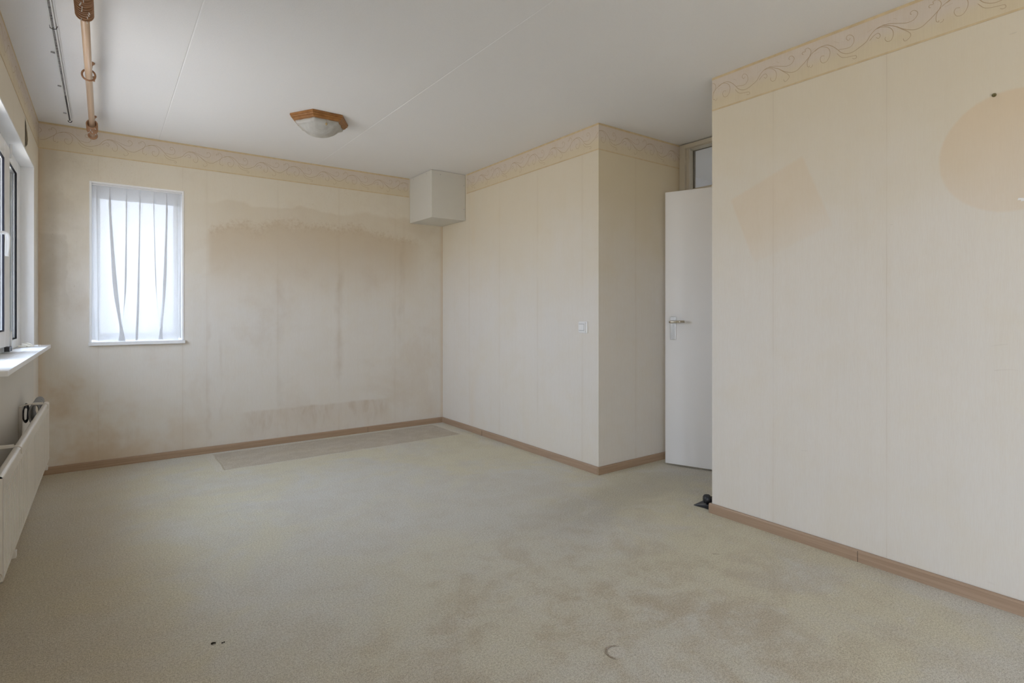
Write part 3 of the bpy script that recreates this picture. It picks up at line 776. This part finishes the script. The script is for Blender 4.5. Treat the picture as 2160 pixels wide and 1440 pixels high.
while y < 4.45 and k < 90:
    bm = BM(); l_ = random.uniform(.006, .010)
    bx(bm, TX-.0032, TX+.0032, y, y+l_, H-.0165, H-.011); tube(bm, [(TX, y+.002, H-.016), (TX+.001, y+.003, H-.021), (TX-.001, y+.006, H-.0215)], .0011, 6)
    pk(tr, 'glider', bm, M['glider']); y += l_+random.choice([.006, .012, .022]); k += 1
for yy in (2.55, 3.16, 3.79, 4.33, 4.90):
    bm = BM(); bx(bm, TX-.030, TX-.011, yy-.004, yy-.001, H-.008, H-.0006); bx(bm, TX-.022, TX-.011, yy+.004, yy+.006, H-.007, H-.0006)
    pk(tr, 'mounting_clip', bm, M['glider'])
bm = BM(); tube(bm, [(TX-.012, 3.43, H-.006), (TX-.011, 3.438, H-.016), (TX, 3.442, H-.018), (TX+.012, 3.438, H-.016), (TX+.016, 3.43, H-.006)], .0018, 6)
pk(tr, 'joint_clip', bm, M['railin'])
bm = BM(); torus(bm, (TX, 5.050, H-.012), .010, .0025, 'y', 18, 6); tube(bm, [(TX, 5.030, H-.010), (TX, 5.045, H-.010)], .003, 8)
pk(tr, 'end_hook', bm, M['railin'])

# ------------------------------------------------------------------ curtain rod with rings
DX, DZ = -.068, H-.10; RR = .0165
rod = tag(empty('curtain_rod', (DX, 3.6, DZ)), 'tan round curtain rod hung below the ceiling on brown brackets', 'curtain rod')
bm = BM(); tube(bm, [(DX, 2.15, DZ), (DX, 5.01, DZ)], RR, 20); pk(rod, 'pole', bm, M['rod'])
bm = BM(); lathe(bm, [(.010, 0), (.0265, .002), (.030, .010), (.0265, .020), (.018, .028), (.006, .032)], 22, (DX, 5.005, DZ), 'y'); pk(rod, 'end_cap', bm, M['ring'])
for yy in (3.83, 4.865):
    bm = BM()
    prism_pts = [(DX+.0, .0)]
    lathe(bm, [(.022, H-.0005), (.022, H-.006), (.012, H-.016), (.008, H-.05), (.009, DZ+RR+.004)], 16, (DX+.004, yy, 0))
    lathe(bm, [(.008, DZ+.034), (.013, DZ+.026), (.013, DZ+RR-.001)], 14, (DX+.004, yy, 0))
    bx(bm, DX+.0175, DX+.026, yy-.006, yy+.010, DZ+.000, DZ+.026)
    pk(rod, 'rod_bracket', bm, M['ring'], bevel=.001)
RO = .0285
def ring_at(yy, tilt, first=[None]):
    c = (0, 0, 0)
    if first[0] is None:
        bm = BM(); torus(bm, c, RO, .0048, 'y', 32, 10)
        r = obj('curtain_ring', bm, M['ring']); bm = BM(); torus(bm, (0, 0, -RO-.0075), .0045, .0012, 'x', 12, 6)
        tube(bm, [(0, 0, -RO-.003), (0, 0, -RO+.004)], .0012, 6); e_ = obj('eyelet', bm, M['eye'], r); first[0] = r
    else:
        r = first[0].copy(); COL.objects.link(r); e_ = first[0].children[0].copy(); e_.parent = r; COL.objects.link(e_)
    r.location = (DX, yy, DZ-(RO-.0048-RR)); r.rotation_euler = (tilt, random.uniform(-.6, .6), 0)
    return r
# hung on the rod: free to slide, so things of their own
k = 0
for i in range(10):
    y = 2.775+i*.0218; r = ring_at(y, -.10+.10*math.sin(i*1.7))
    if i < 9: tag(r, 'brown curtain ring in the bunch on the tan rod at the top edge', 'curtain ring', 'rings bunched on the curtain rod by the top edge')
    else: tag(r, 'last brown ring at the lower end of the bunch by the top edge', 'curtain ring')
r = ring_at(3.725, .12); tag(r, 'single brown curtain ring alone halfway along the tan rod', 'curtain ring')
for i in range(8):
    r = ring_at(4.685+i*.0205, -.10+random.uniform(-.04, .04))
    tag(r, 'brown curtain ring in the pack near the far end cap of the rod', 'curtain ring', 'rings packed at the far end of the curtain rod')

# ------------------------------------------------------------------ ceiling lamp
LX, LY = 1.235, 3.99
lamp = tag(empty('ceiling_lamp', (LX, LY, H)), 'hexagonal oak-framed ceiling lamp with a frosted pressed-glass bowl', 'lamp')
bm = BM()
prof = [(.205, H-.0008), (.205, H-.013), (.198, H-.016), (.201, H-.019), (.198, H-.025), (.188, H-.028), (.190, H-.031), (.180, H-.040), (.160, H-.043), (.160, H-.012), (.160, H-.0008)]
rings = []
for r_, z_ in prof: rings.append([bm.verts.new((LX+r_*math.cos(math.radians(60*k_)), LY+r_*math.sin(math.radians(60*k_)), z_)) for k_ in range(6)])
for a, c in zip(rings, rings[1:]):
    for k_ in range(6): bm.faces.new((a[k_], a[(k_+1) % 6], c[(k_+1) % 6], c[k_]))
for k_ in range(6): bm.faces.new((rings[0][k_], rings[0][(k_+1) % 6], rings[-1][(k_+1) % 6], rings[-1][k_]))
pk(lamp, 'frame', bm, M['oak'], bevel=.0015)
bm = BM(); rings = []
gp = [(.163, H-.034, 1), (.166, H-.050, 1), (.160, H-.062, .9), (.146, H-.068, .75), (.136, H-.072, .6), (.124, H-.084, .4), (.104, H-.100, .25), (.078, H-.113, .1), (.045, H-.121, 0), (.012, H-.124, 0)]
N = 72
for r_, z_, hx in gp:
    ring = []
    for k_ in range(N):
        a = 2*math.pi*k_/N; m6 = (a % (math.pi/3))-math.pi/6
        hexr = math.cos(math.pi/6)/math.cos(m6); rr = r_*(hexr*hx+(1-hx)*.93)*(1+.012*hx*math.cos(12*a))
        ring.append(bm.verts.new((LX+rr*math.cos(a), LY+rr*math.sin(a), z_)))
    rings.append(ring)
for a, c in zip(rings, rings[1:]):
    for k_ in range(N): bm.faces.new((a[k_], a[(k_+1) % N], c[(k_+1) % N], c[k_])).smooth = True
bm.faces.new(rings[-1])
o = pk(lamp, 'glass_bowl', bm, M['lampglass']); sm = o.modifiers.new('solid', 'SOLIDIFY'); sm.thickness = .003; sm.offset = -1
bm = BM(); lathe(bm, [(.004, H-.095), (.007, H-.090), (.007, H-.083), (.003, H-.078)], 12, (LX+.0, LY-.145, .012)); tube(bm, [(LX, LY-.145, H-.068), (LX, LY-.145, H-.030)], .0008, 6)
pk(lamp, 'pull_knob', bm, M['brass'])

# ------------------------------------------------------------------ boxed-in pipework in the corner
cb = tag(empty('corner_casing', (2.72, 5.0, 2.09)), 'white boxed-in casing screwed into the ceiling corner of the stained wall', 'casing')
BXa, BYa, BZa = 2.535, 4.752, 2.090
bm = BM(); bx(bm, BXa, XMB-.010, BYa, YB-.003, BZa, H-.003); pk(cb, 'casing_boards', bm, M['casing'], bevel=.001)
for (x, y, z, ax) in ((BXa, 5.14, 2.528, 'x'), (BXa, 4.86, 2.527, 'x'), (2.63, BYa, 2.512, 'y'), (2.895, BYa, 2.44, 'y'), (2.895, BYa, 2.20, 'y')):
    bm = BM(); lathe(bm, [(.0042, -.0012), (.0042, .0004)], 12, (x, y, z), ax); pk(cb, 'screw', bm, M['glider'])

# ------------------------------------------------------------------ light switch
sw = tag(empty('light_switch', (XM+.002, 3.022, 1.064)), 'square white rocker light switch on the wall beside the outer corner', 'light switch')
bm = BM(); bx(bm, XM-.011, XM+.004, 2.978, 3.066, 1.020, 1.107); pk(sw, 'switch_frame', bm, M['switch'], bevel=.003)
bm = BM(); bx(bm, XM-.019, XM-.0105, 2.990, 3.062, 1.028, 1.100); pk(sw, 'switch_plate', bm, M['switch'], bevel=.0025)
bm = BM(); bx(bm, XM-.0197, XM-.0188, 2.999, 3.056, 1.0385, 1.0895); pk(sw, 'rocker_gap', bm, M['glider'])
bm = BM(); bx(bm, XM-.0230, XM-.0188, 3.001, 3.0545, 1.042, 1.086); pk(sw, 'rocker', bm, M['switch'], bevel=.002)

# screw in the wall above the disc mark, and a scrap of tape
bm = BM(); lathe(bm, [(.0075, .0005), (.0075, -.002), (.004, -.006), (.003, -.012), (.0035, -.014)], 12, (XR, .647, 2.048), 'x')
tag(obj('wall_screw', bm, plain('dull_brass', (.22, .19, .09), .5, .4, .5)), 'small dull screw sticking out above the round mark on the right wall', 'screw')
bm = BM()
for q, (dy, dz) in enumerate(((0, 0), (.012, .004), (-.006, -.010))):
    c_ = Vector((XR-.0009-.0002*q, .555+dy, 1.615+dz)); s_ = .012-.003*q
    vv = [bm.verts.new(c_+Vector((0, a*s_, b_*s_*.5))) for a, b_ in ((-1, -.6), (1, -1), (.8, .9), (-.9, .5))]; bm.faces.new(vv)
o = obj('paper_scrap', bm, M['white']); so = o.modifiers.new('solid', 'SOLIDIFY'); so.thickness = .0005
tag(o, 'tiny white torn scrap on the right wall at the lower edge of the round mark', 'scrap')

# ------------------------------------------------------------------ door frame, transom, door leaf
fr = struct(empty('trim_1', (XF, 2.4, 0)), 'cream painted door frame reaching the ceiling')
Y0, Y1 = YR+.0005, YM-.0005
bm = BM(); bx(bm, XF-.012, XF+.105, Y1-.052, Y1, 0, H-.006); bx(bm, XF-.012, XF+.105, Y0, Y0+.052, 0, H-.006)
bx(bm, XF-.012, XF+.105, Y0+.052, Y1-.052, H-.038, H-.006); bx(bm, XF-.012, XF+.105, Y0+.052, Y1-.052, 2.115, 2.165)
pk(fr, 'frame_posts', bm, M['framew'], bevel=.002)
bm = BM(); frame_bars(bm, XF+.010, XF+.030, Y0+.052, Y1-.052, 2.165, H-.038, .028, .028, .012, .006); pk(fr, 'glazing_bead', bm, M['framew'], bevel=.003)
bm = BM(); bx(bm, XF+.032, XF+.037, Y0+.052, Y1-.052, 2.165, H-.038); pk(fr, 'transom_pane', bm, M['glass'])
bm = BM(); frame_bars(bm, XF+.106, XF+.119, Y0+.02, Y1-.02, 0, H-.012, .045, .045, 0.001, .03); pk(fr, 'hall_lining', bm, plain('hall_lining_paint', (.33, .31, .28), .6, .2))

FE = Vector((3.490, 2.750, 0)); HN = Vector((3.780, 1.985, 0)); dd = (HN-FE).normalized(); ang = math.atan2(dd.y, dd.x)
door = struct(empty('door_1', FE, (0, 0, ang)), 'white flush door standing ajar in the alcove')
DL = (HN-FE).length
bm = BM(); bx(bm, 0, DL, 0.0, .040, .014, 2.100)       # local +x towards the hinge, +y is away from or to the room
leaf = obj('door_leaf', bm, M['doorw'], door, bevel=.0015)
# which local y faces the camera
lp = Matrix.Rotation(ang, 3, 'Z') @ Vector((0, 1, 0)); sgn = 1 if lp.dot(Vector((0, 0, 0))-FE) > 0 else -1
if sgn > 0: leaf.location.y = -.040
hd = empty('door_handle', (0, 0, 0)); hd.parent = door
ys = lambda a, c: (min(sgn*a, sgn*c), max(sgn*a, sgn*c))
bm = BM(); q0, q1 = ys(.0005, .0065); bx(bm, .040, .082, q0, q1, .966, 1.141); o = obj('handle_plate', bm, M['alu'], hd, bevel=.0025)
bm = BM(); tube(bm, [(.061, sgn*.006, 1.103), (.061, sgn*.050, 1.103)], .009, 16)
tube(bm, [(.048, sgn*.050, 1.101), (.061, sgn*.052, 1.102), (.095, sgn*.054, 1.1035), (.162, sgn*.054, 1.105)], [.0085, .0098, .0098, .0095], 16)
obj('lever', bm, M['steel'], hd)
for zz in (1.078, .974):
    bm = BM(); lathe(bm, [(.0022, .0), (.0022, sgn*.0022)], 10, (.062, sgn*.0055, zz), 'y'); obj('plate_screw', bm, M['glider'], hd)
for zz in (.25, 1.05, 1.85):
    bm = BM(); tube(bm, [(DL+.006, sgn*.004, zz-.04), (DL+.006, sgn*.004, zz+.04)], .006, 10); obj('hinge', bm, M['alu'], door)

# ------------------------------------------------------------------ door stop on the floor by the wall end
st = tag(empty('door_stop', (2.96, 2.03, 0)), 'black rubber door wedge with a round roller on the carpet at the wall end', 'door stop')
bm = BM()
A = [Vector(p) for p in ((2.900, 2.075, .002), (3.00, 1.945, .002), (3.06, 2.00, .002), (2.902, 2.077, .005), (2.925, 1.955, .030), (3.00, 1.948, .034), (3.06, 2.00, .034))]
v = [bm.verts.new(p) for p in ((2.893, 2.068, .001), (2.905, 1.945, .001), (3.02, 1.945, .001), (3.03, 2.045, .001), (2.893, 2.068, .004), (2.905, 1.945, .032), (3.02, 1.945, .036), (3.03, 2.045, .030))]
for f in ((0, 1, 2, 3), (4, 7, 6, 5), (0, 4, 5, 1), (1, 5, 6, 2), (2, 6, 7, 3), (3, 7, 4, 0)): bm.faces.new([v[i] for i in f])
pk(st, 'wedge', bm, M['black'], bevel=.002)
bm = BM(); lathe(bm, [(.004, -.022), (.020, -.020), (.027, -.012), (.0285, 0), (.027, .012), (.020, .020), (.004, .022)], 22, (0, 0, 0), 'x')
o = obj('roller', bm, M['black'], st, loc=(2.932-2.96, 2.000-2.03, .050), rot=(0, 0, math.radians(-35)))
bm = BM(); tube(bm, [(2.950, 1.985, .050), (2.99, 1.962, .048)], .016, 14); pk(st, 'axle_cap', bm, plain('grey_rubber', (.07, .065, .07), .5, .4))

# ------------------------------------------------------------------ crumbs on the carpet
for (cx, cy, s_, lab) in ((.311, 2.213, .85, 'larger dark crumb on the beige carpet near the bottom edge'), (.340, 2.196, .6, 'smaller dark crumb just right of the larger crumb on the carpet')):
    bm = BM()
    for q in range(6):
        c_ = Vector((cx+random.uniform(-.007, .007)*s_, cy+random.uniform(-.004, .004)*s_, .004))
        bmesh.ops.create_icosphere(bm, subdivisions=1, radius=random.uniform(.0025, .0045)*s_, matrix=Matrix.Translation(c_))
    tag(obj('carpet_crumb', bm, M['debris']), lab, 'debris')
